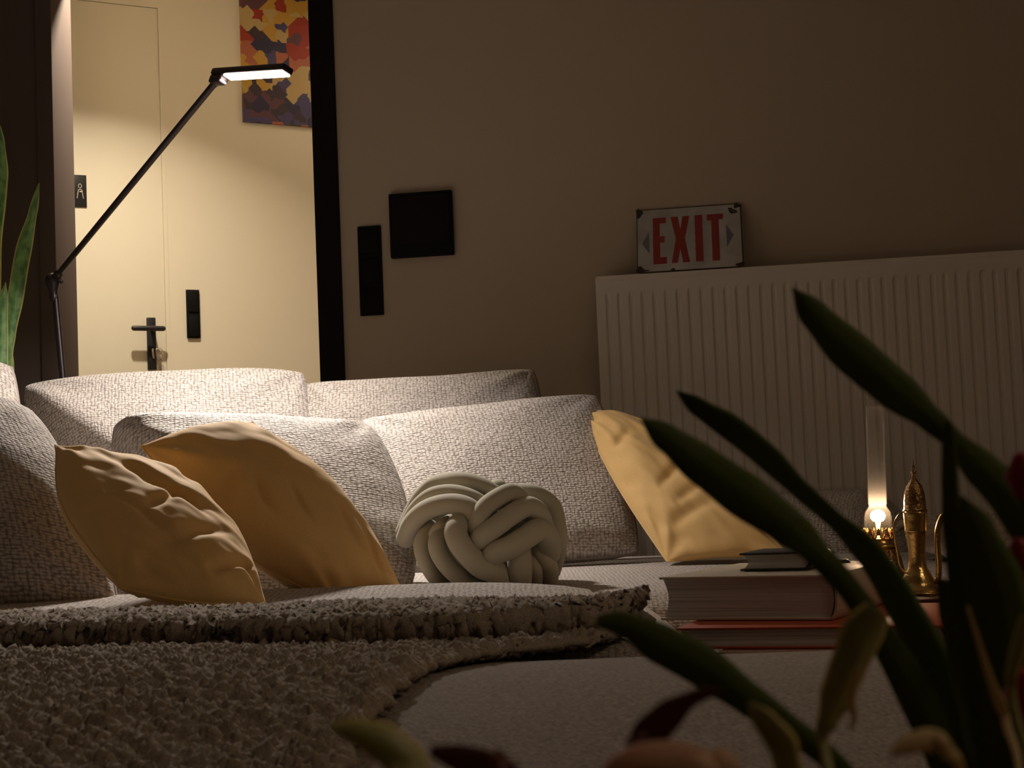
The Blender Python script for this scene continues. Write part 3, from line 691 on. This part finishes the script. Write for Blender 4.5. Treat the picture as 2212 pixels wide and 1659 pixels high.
def ymap1(Xn, Yn):
    lip = np.interp(Xn, [-.65, -.35, -.22, -.05, .065, .14], [1.73, 1.665, 1.60, 1.575, 1.62, 1.76]); back = np.interp(Xn, [-.65, -.37, -.18, -.02, .07, .14], [1.93, 1.90, 1.83, 1.75, 1.72, 1.83])
    a = lip + (Yn - 1.68) * (back - lip) / .29; t = np.clip((Yn - 1.15) / .53, 0, 1)
    return np.where(Yn > 1.68, a, Yn + (lip - 1.68) * t * t)
throw('knit_throw', path, xt, 'chunky brown knitted throw folded across the near sofa seats', 300, .0032, st=(.0175, .0135), amp=.0105, ymap=ymap1)
def xt2(v, y): return (.80, 1.30)
throw('knit_throw', [(2.70, .30), (2.74, .372), (2.85, .388), (3.05, .390), (3.18, .392), (3.20, .405), (3.22, .43), (3.30, .440), (3.38, .425)], xt2, 'chunky brown knitted throw lying at the right end of the sofa, beyond the brass ewer', 150, .0035, st=(.022, .018), amp=.012, seed=5.0)

# ------------------------------------------------------------------ coffee table with books, lamp, ewer
TT = .318
tbl = tag(empty('coffee_table', (.66, 1.98, 0)), 'dark wooden coffee table under the book stack and oil lamp', 'table')
box_on('tabletop', V((0, 0, 0)), X, Y, Z, ((.25, 1.05), (1.60, 2.50), (TT - .03, TT)), M['dark_wood'], tbl, .004)
for lx in (.29, .97):
    for ly in (1.64, 2.42): box_on('leg', V((0, 0, 0)), X, Y, Z, ((lx, lx + .045), (ly, ly + .045), (0, TT - .03)), M['dark_wood'], tbl, .003)
def book(name, corner, ang, wdt, lng, z0, th, cov, label, spine='rounded', board=.0025, over=.004, page='pages'):
    """corner = near spine corner; tail edge runs left along dir(ang), spine runs away"""
    ta = V((-math.cos(ang), math.sin(ang), 0)); sp = V((math.sin(ang), math.cos(ang), 0)); o = V((corner[0], corner[1], z0))
    b = tag(empty(name, o), label, 'book')
    # page block with concave fore-edge and convex spine side
    n = 8; vs = []; 
    for j, l in enumerate((over, lng - over)):
        for k in range(n + 1):
            z = board + (th - 2 * board) * k / n; c = math.sin(math.pi * k / n)
            vs.append(o + ta * (.007 - .0045 * c) + sp * l + Z * z)
        for k in range(n, -1, -1):
            z = board + (th - 2 * board) * k / n; c = math.sin(math.pi * k / n)
            vs.append(o + ta * (wdt - over - .006 * c) + sp * l + Z * z)
    N2 = 2 * (n + 1); fs = [tuple(range(N2)), tuple(range(2 * N2 - 1, N2 - 1, -1))] + [(k, (k + 1) % N2, N2 + (k + 1) % N2, N2 + k) for k in range(N2)]
    recalc(mesh('page_block', vs, fs, M[page], b, smooth=False))
    for z in (0, th - board): box_on('cover_board', o, ta, sp, Z, ((.004, wdt), (0, lng), (z, z + board)), M[cov], b, .0007)
    vs = []; m_ = 10; prof = []
    for k in range(m_ + 1): a = math.pi * k / m_; prof.append((.006 - .009 * math.sin(a), th / 2 - th / 2 * math.cos(a)))
    for k in range(m_, -1, -1): a = math.pi * k / m_; prof.append((.0085 - .009 * math.sin(a), th / 2 - (th / 2 - .002) * math.cos(a)))
    for l in (0, lng):
        for (x, z) in prof: vs.append(o + ta * x + sp * l + Z * z)
    N2 = len(prof); fs = [tuple(range(N2)), tuple(range(2 * N2 - 1, N2 - 1, -1))] + [(k, (k + 1) % N2, N2 + (k + 1) % N2, N2 + k) for k in range(N2)]
    recalc(mesh('spine', vs, fs, M[cov], b, smooth=False))
    return b, o, ta, sp
A30 = math.radians(27)
b3 = book('book', (.475, 1.70), math.radians(17), .27, .33, TT + .001, .026, 'cover_pink', 'dusty pink book at the bottom of the stack on the coffee table')
b2 = book('book', (.458, 1.72), math.radians(20), .30, .32, TT + .028, .024, 'cover_red', 'orange-red book, second from the bottom of the stack')
b1 = book('book', (.362, 1.83), A30, .217, .30, TT + .053, .052, 'cover_cream', 'very thick cream book lying near the top of the stack, page edges towards the sofa', board=.003)
b0b = book('book', (.355, 1.935), math.radians(22), .088, .13, TT + .106, .022, 'cover_dark', 'small dark-spined paperback on top of the stack')
# small round tin / pen lying behind the paperback
tube('marker_pen', [P(1760, 1226, 2.06), P(1800, 1221, 2.075), P(1826, 1219, 2.085)], .0075, M['cover_dark'])
tag(bpy.data.objects['marker_pen'], 'stubby dark marker pen lying on the thick cream book', 'pen')
rb = tag(empty('lacquer_box', (.62, 2.28, TT)), 'dark red lacquered box under the oil lamp and ewer', 'box')
box_on('body', V((0, 0, 0)), X, Y, Z, ((.475, .80), (2.13, 2.50), (TT + .001, TT + .036)), M['cover_maroon'], rb, .003)
box_on('lid', V((0, 0, 0)), X, Y, Z, ((.472, .803), (2.127, 2.503), (TT + .036, TT + .050)), M['cover_maroon'], rb, .003)
BZ = TT + .050

# oil lamp
lb = P(1902, 1290, 2.32); lb = V((lb.x, lb.y, BZ + .0005)); LPX = 2.32 / FPX
topc = P(1889, 877, 2.32); lax = (topc - lb).normalized()
lamp = tag(empty('oil_lamp', lb), 'lit brass oil lamp with a tall clear glass chimney', 'oil lamp')
def ly(py): return (lb.z * 0) + ((P(1895, py, 2.32).z) - lb.z)
def LP(w_px, py): return (w_px * LPX, ly(py))
lathe('font', [(.001, 0), (58 * LPX, 0), (58 * LPX, .004), (53 * LPX, ly(1232)), (47 * LPX, ly(1205)), (40 * LPX, ly(1187)), (36 * LPX, ly(1184)), (.001, ly(1183))], lb, M['brass_dark'], lamp, axis=lax)
lathe('burner', [(.001, ly(1184)), (37 * LPX, ly(1184)), (39 * LPX, ly(1180)), (37 * LPX, ly(1176)), (31 * LPX, ly(1172)), (31 * LPX, ly(1166)), (30 * LPX, ly(1164)), (.006, ly(1163)), (.004, ly(1128)), (.001, ly(1128))], lb, M['brass'], lamp, axis=lax)
# pierced gallery crown: zig-zag lattice with finials round the glass
gal = []; a_ = lax.orthogonal().normalized(); b_ = lax.cross(a_)
def gp_(ang, h, r=31): return lb + lax * h + a_ * (math.cos(ang) * r * LPX) + b_ * (math.sin(ang) * r * LPX)
NG = 11
for k in range(NG):
    t0 = 2 * math.pi * k / NG; dt = 2 * math.pi / NG
    h0, h1, h2, h3 = ly(1166), ly(1157), ly(1149), ly(1141)
    gal.append(tube_data([gp_(t0, h0), gp_(t0 + dt * .25, h1), gp_(t0 + dt * .5, h2)], .0011, 6)); gal.append(tube_data([gp_(t0 + dt, h0), gp_(t0 + dt * .75, h1), gp_(t0 + dt * .5, h2)], .0011, 6))
    gal.append(tube_data([gp_(t0, h0 + .001), gp_(t0 - dt * .22, h1 + .001), gp_(t0 - dt * .4, h2)], .0010, 6))
    gal.append(tube_data([gp_(t0 + dt * .5, h2 - .002), gp_(t0 + dt * .5, (h2 + h3) / 2), gp_(t0 + dt * .5, h3)], [.0032, .0026, .0008], 8))
    gal.append(tube_data([gp_(t0 + dt * .33, (h2 + h3) / 2 + .0004), gp_(t0 + dt * .67, (h2 + h3) / 2 + .0004)], .0010, 6))
gal.append(tube_data([gp_(2 * math.pi * k / 32, ly(1165)) for k in range(33)], .0014, 8, False))
mesh('gallery', *join_data(gal), M['brass_dark'], lamp)
lathe('glass_chimney', [LP(28, 1165), LP(29, 1150), LP(29.5, 1120), LP(27, 1106), LP(21.5, 1098), LP(18.5, 1093), LP(19.5, 1088), LP(20, 1070), LP(20, 980), LP(20, 900), LP(20, 877)], lb, M['glass'], lamp, axis=lax, solid=.0011, seg=48)
fb = lb + lax * ly(1128)
lathe('flame', [(.0005, 0), (.007, .0015), (.0105, .006), (.011, .011), (.008, .016), (.0005, .019)], fb, M['flame'], lamp, seg=20, axis=lax)
flame_l.location = fb + lax * .026

# ewer
eb = P(1985, 1302, 2.22); eb = V((eb.x, eb.y, BZ + .0005)); EP = 2.22 / FPX
ew = tag(empty('brass_ewer', eb), 'tall slender engraved brass ewer with pointed lid, right of the oil lamp', 'ewer')
et = P(1972, 990, 2.22); eax = (et - eb).normalized()
def ey(cy): return P(1975, 850 + cy * .2712, 2.22).z - eb.z
def E_(w_, cy): return (w_ * .2712 * EP, ey(cy))
lathe('body', [(.001, 0), (210 * .2712 * EP, .0), (206 * .2712 * EP, .004), E_(175, 1570), E_(140, 1530), E_(126, 1500), E_(120, 1470), E_(102, 1430), E_(78, 1390), E_(68, 1340), E_(68, 1250), E_(80, 1130), E_(82, 1105), E_(86, 1100), E_(84, 1090), E_(92, 960), E_(94, 935)], eb, M['brass'], ew, axis=eax)
lathe('lid', [E_(95, 936), E_(93, 925), E_(86, 915), E_(85, 860), E_(78, 790), E_(62, 735), E_(35, 700), E_(20, 680), E_(14, 650), E_(12, 640), E_(26, 622), E_(12, 610), E_(13, 590), E_(7, 560), E_(2, 515)], eb, M['brass_dark'], ew, axis=eax)
def EC(cx, cy, dz=0.0): return P(1780 + cx * .2712, 850 + cy * .2712, 2.22 + dz)
tube('spout', catmull([EC(660, 940), EC(610, 955), EC(570, 1010), EC(556, 1070), EC(565, 1150), EC(585, 1270), EC(610, 1390), EC(655, 1430)], 6), .0014, M['brass'], ew, 10)
tube('handle', catmull([EC(800, 960), EC(900, 925), EC(985, 925), EC(1010, 980), EC(960, 960), EC(925, 1020), EC(905, 1100), EC(905, 1230), EC(915, 1380), EC(905, 1480), EC(860, 1500)], 6)[24:], .0042, M['brass'], ew, 12)

# ------------------------------------------------------------------ reading lamp
rl_base = P(134, 800, 4.24); J = P(116, 604, 4.24)
dirp = (P(134, 800, 4.24) - J); foot = J + dirp * (J.z / -dirp.z)
rl = tag(empty('reading_lamp', V((foot.x, foot.y, 0))), 'slim dark articulated floor lamp with glowing LED bar, behind the sofa', 'floor lamp')
lathe('base', [(.001, 0), (.12, 0), (.12, .012), (.115, .016), (.02, .018), (.012, .03), (.001, .03)], (foot.x, foot.y, 0), M['lamp_metal'], rl)
lp_top = J + dirp.normalized() * .045
tube('pole', [V((foot.x, foot.y, .015)), lp_top * .5 + foot * .5, lp_top], [.0075, .0085, .0095], M['lamp_metal'], rl, 16)
AT = HEAD_A + V((0, 0, -.012)); ad = (AT - J).normalized()
jp = [tube_data([J - V((.004, 0, 0)) + dirp.normalized() * t for t in (.0, .012, .03, .045, .05)], [.019, .019, .013, .011, .0125], 18),
      tube_data([J + ad * t for t in (0, .018, .03, .034)], [.015, .012, .0115, .0125], 16),
      tube_data([J + V((.0, -.012, 0)), J + V((.016, -.012, .001)), J + V((.024, -.012, -.008))], [.010, .009, .006], 12)]
mesh('joint', *join_data(jp), M['lamp_metal'], rl)
tube('arm', [J + ad * .03, (J + AT) / 2, AT - ad * .02, AT], [.0078, .0082, .0080, .0110], M['lamp_metal'], rl, 16)
TILT = -.34
hx = (HEAD_B - HEAD_A).normalized(); hy = Z.cross(hx).normalized(); hy = (hy + Z * TILT).normalized(); hz = hx.cross(hy).normalized(); HL = (HEAD_B - HEAD_A).length
head = box_on('lamp_head', HEAD_A, hx, hy, hz, ((-.004, HL), (-.016, .016), (-.004, .012)), M['lamp_metal'], rl, .004, 3)
box_on('head_hinge', HEAD_A, hx, hy, hz, ((-.008, .034), (-.012, .012), (-.022, -.002)), M['lamp_metal'], rl, .004)
box_on('led_diffuser', HEAD_A, hx, hy, hz, ((.042, HL - .002), (-.012, .012), (-.0085, -.004)), M['led'], rl, .001)
lc = HEAD_A + hx * (HL / 2 + .02) - hz * .0095; led.location = lc
mm = Matrix.Identity(3)
for i in range(3): mm[i][0] = hx[i]; mm[i][1] = hy[i]; mm[i][2] = hz[i]
led.rotation_euler = mm.to_euler(); led.data.size = HL - .05; led.data.size_y = .024

# ------------------------------------------------------------------ plants
def blade(parent, ctl, material, fold=.25, name='leaf', turn=0.0, thick=.0009, n=10):
    """ctl: (px, py, depth, half width px); ribbon with a V-shaped cross-section"""
    cp = [P(a, b, d) for a, b, d, h in ctl]; hw_ = [h * d / FPX for a, b, d, h in ctl]
    cc = catmull(cp, n); m_ = len(cc); W = []
    for i in range(m_):
        t = i / n; k = min(int(t), len(hw_) - 2); f_ = t - k; f_ = f_ * f_ * (3 - 2 * f_); W.append(hw_[k] * (1 - f_) + hw_[k + 1] * f_)
    vs = []; uv = []; fs = []; acc = 0
    for i in range(m_):
        T = (cc[min(i + 1, m_ - 1)] - cc[max(i - 1, 0)]).normalized(); view = (cc[i] - CAM).normalized()
        s = T.cross(view).normalized(); nn = s.cross(T).normalized(); s2 = (s * math.cos(turn) + nn * math.sin(turn)); n2 = s2.cross(T).normalized()
        if i: acc += (cc[i] - cc[i - 1]).length
        for c in (-1, -.6, -.2, 0, .2, .6, 1):
            vs.append(cc[i] + s2 * (c * W[i]) + n2 * (abs(c) ** 1.3 * W[i] * fold)); uv.append((c / 2 + .5, acc))
    for i in range(m_ - 1):
        for c in range(6): fs.append((i * 7 + c, i * 7 + c + 1, (i + 1) * 7 + c + 1, (i + 1) * 7 + c))
    o = mesh(name, vs, fs, material, parent, uv=uv); s = o.modifiers.new('solid', 'SOLIDIFY'); s.thickness = thick
    return o
# snake plant behind the sofa's left end
sp_c = V((-1.37, 4.36, 0))
sn = tag(empty('snake_plant', sp_c), 'potted snake plant with yellow-edged upright leaves behind the left end of the sofa', 'plant')
lathe('pot', [(.001, .40), (.055, .40), (.075, .58), (.078, .585), (.070, .585), (.066, .57), (.001, .57)], sp_c, M['grey_pot'], sn)
lathe('stand', [(.001, 0), (.075, 0), (.075, .015), (.015, .02), (.015, .385), (.07, .39), (.07, .40), (.001, .40)], sp_c, M['matt_black'], sn)
base_px = (18, 1100)
for ctl in ([(84, 395, 4.33, 1), (72, 455, 4.33, 9), (50, 545, 4.33, 17), (34, 640, 4.33, 17), (22, 720, 4.33, 12), (16, 800, 4.33, 10), (16, 1050, 4.35, 9)],
            [(-8, 250, 4.36, 1), (2, 310, 4.36, 8), (0, 380, 4.36, 17), (-8, 440, 4.36, 20), (-16, 560, 4.36, 18), (-10, 800, 4.37, 13), (6, 1050, 4.37, 9)],
            [(12, 610, 4.30, 1), (6, 660, 4.30, 11), (2, 740, 4.30, 15), (4, 820, 4.30, 13), (8, 1050, 4.33, 9)],
            [(18, 735, 4.38, 1), (24, 790, 4.38, 6), (24, 900, 4.38, 8), (22, 1050, 4.38, 8)],
            [(-60, 430, 4.38, 1), (-52, 560, 4.38, 16), (-40, 760, 4.38, 16), (-8, 1050, 4.39, 9)]):
    blade(sn, ctl, M['snake'], .2, thick=.002)
# dark strap-leaved plant right in front of the viewer
kp_c = V((.165, .52, 0))
cl = tag(empty('strap_leaf_plant', kp_c), 'out-of-focus plant with long dark green strap leaves in the right foreground', 'plant')
side = tag(empty('plant_table', (.11, .42, 0)), 'low side table below the frame carrying the foreground plants', 'table')
box_on('tabletop', V((0, 0, 0)), X, Y, Z, ((-.12, .36), (.22, .60), (.16, .18)), M['dark_wood'], side, .003)
for lx in (-.10, .31):
    for ly_ in (.24, .55): box_on('leg', V((0, 0, 0)), X, Y, Z, ((lx, lx + .03), (ly_, ly_ + .03), (0, .16)), M['dark_wood'], side)
lathe('pot', [(.001, .181), (.045, .181), (.06, .30), (.062, .31), (.056, .31), (.053, .295), (.001, .295)], kp_c, M['terracotta'], cl)
lathe('soil', [(.001, .296), (.052, .296), (.03, .30), (.001, .302)], kp_c, M['soil'], cl)
end = (2230, 2240, .50, 30)
strap = [[(1711, 623, .56, 2), (1760, 680, .56, 32), (1840, 760, .55, 46), (1930, 838, .54, 44), (2010, 905, .53, 28), (2060, 950, .53, 22), (2130, 1020, .52, 40), (2215, 1110, .51, 52), (2300, 1300, .50, 55), (2330, 1700, .50, 50), (2270, 2240, .51, 30)],
         [(1462, 844, .60, 2), (1510, 880, .60, 20), (1580, 925, .60, 28), (1660, 990, .59, 27), (1730, 1058, .58, 20), (1800, 1120, .57, 18), (1880, 1200, .56, 30), (1950, 1310, .55, 36), (2030, 1470, .54, 46), (2110, 1680, .53, 60), (2210, 2240, .52, 30)],
         [(1384, 905, .52, 3), (1440, 945, .52, 30), (1520, 1005, .52, 44), (1610, 1070, .51, 50), (1700, 1135, .51, 42), (1770, 1200, .50, 28), (1840, 1280, .50, 25), (1900, 1370, .50, 30), (1990, 1520, .50, 42), (2090, 1760, .50, 45), (2190, 2240, .50, 30)],
         [(1288, 1342, .46, 10), (1350, 1350, .46, 26), (1430, 1392, .46, 42), (1520, 1440, .46, 44), (1620, 1512, .46, 34), (1710, 1575, .46, 26), (1820, 1670, .46, 24), (2000, 1900, .48, 28), (2160, 2240, .50, 26)],
         [(2048, 908, .50, 3), (2050, 960, .50, 14), (2053, 1060, .50, 17), (2062, 1160, .50, 22), (2090, 1300, .50, 34), (2130, 1500, .50, 45), (2180, 1800, .50, 45), (2210, 2240, .50, 30)],
         [(2076, 1072, .48, 3), (2110, 1150, .48, 40), (2150, 1270, .48, 66), (2180, 1420, .48, 72), (2200, 1600, .48, 70), (2210, 1900, .49, 50), (2215, 2240, .50, 30)],
         [(2030, 1250, .53, 8), (2070, 1340, .53, 38), (2110, 1480, .53, 55), (2150, 1659, .52, 60), (2190, 2000, .51, 40), (2200, 2240, .50, 30)]]
for k, c in enumerate(strap): blade(cl, c, M['leaf_dark'], .22, turn=(.25, -.2, .3, .1, .0, .2, -.3)[k])
# variegated plant with pale, curled leaves in the bottom foreground
vc = V((.11, .36, 0))
vp = tag(empty('variegated_plant', vc), 'blurred variegated plant with pale green, cream and pink leaves at the bottom edge', 'plant')
lathe('pot', [(.001, .181), (.04, .181), (.055, .27), (.057, .28), (.051, .28), (.049, .265), (.001, .265)], vc, M['grey_pot'], vp)
lathe('soil', [(.001, .266), (.048, .266), (.02, .27), (.001, .271)], vc, M['soil'], vp)
blade(vp, [(1900, 1320, .40, 30), (1870, 1370, .40, 48), (1840, 1440, .40, 42), (1815, 1500, .40, 38), (1790, 1560, .40, 22), (1780, 1620, .40, 8), (1860, 1900, .38, 6), (2080, 2500, .36, 6)], M['pale_leaf'], .5, turn=.5)
blade(vp, [(1855, 1440, .395, 3), (1845, 1480, .395, 7), (1838, 1520, .395, 8), (1846, 1550, .395, 5), (1835, 1580, .395, 1)], M['cream_leaf'], .2, name='leaf_edge')
blade(vp, [(1622, 1518, .36, 3), (1650, 1560, .36, 26), (1685, 1610, .36, 34), (1700, 1660, .36, 30), (1780, 1900, .36, 8), (2070, 2500, .36, 6)], M['pale_leaf'], .5, turn=-.5)
blade(vp, [(1560, 1490, .34, 4), (1500, 1505, .34, 14), (1440, 1550, .34, 32), (1400, 1610, .34, 40), (1440, 1720, .34, 20), (2040, 2500, .36, 6)], M['maroon_leaf'], .3, turn=.3)
blade(vp, [(1300, 1680, .32, 10), (1360, 1640, .32, 30), (1450, 1635, .32, 40), (1540, 1660, .32, 36), (1620, 1720, .33, 12), (2040, 2500, .36, 6)], M['pink_leaf'], .3, turn=.6)
blade(vp, [(718, 1572, .30, 8), (770, 1580, .30, 26), (830, 1605, .30, 40), (880, 1650, .30, 44), (930, 1740, .30, 30), (1300, 2100, .33, 6), (2000, 2560, .36, 6)], M['pale_leaf'], .35, turn=.3)
blade(vp, [(930, 1620, .32, 10), (1000, 1640, .32, 28), (1070, 1660, .32, 30), (1160, 1720, .33, 16), (2000, 2540, .36, 6)], M['maroon_leaf'], .3, turn=-.3)
blade(vp, [(1925, 1632, .34, 5), (1965, 1608, .34, 20), (2010, 1600, .34, 24), (2042, 1620, .34, 14), (2080, 1750, .35, 6), (2080, 2500, .36, 6)], M['cream_leaf'], .3, turn=.3)
blade(vp, [(2090, 1310, .44, 2), (2115, 1390, .44, 4), (2140, 1470, .44, 7), (2160, 1520, .44, 11), (2174, 1565, .44, 8), (2200, 1750, .42, 5), (2090, 2480, .37, 6)], M['cream_leaf'], .2)
blade(vp, [(2215, 1330, .42, 8), (2200, 1400, .42, 14), (2185, 1460, .42, 10), (2190, 1520, .42, 5), (2230, 1800, .40, 6), (2095, 2480, .37, 6)], M['pale_leaf'], .3)
for (a, b, d) in ((2206, 1030, .50), (2200, 1215, .50), (2208, 1500, .46)):
    q = P(a, b, d); fl_ = []
    for k in range(5):
        an = 2 * math.pi * k / 5; fl_.append(q + CR * (.004 * math.cos(an)) + CU * (.006 * math.sin(an)))
    tube('blossom', [q - CU * .005, q, q + CU * .005], [.0025, .0055, .003], M['red_petal'], vp, 12)
    tube('stalk', catmull([q - CU * .005, q + V((.012, -.005, -.08)), V((vc.x + .01, vc.y, .27))], 6), .0012, M['leaf_dark'], vp, 8)
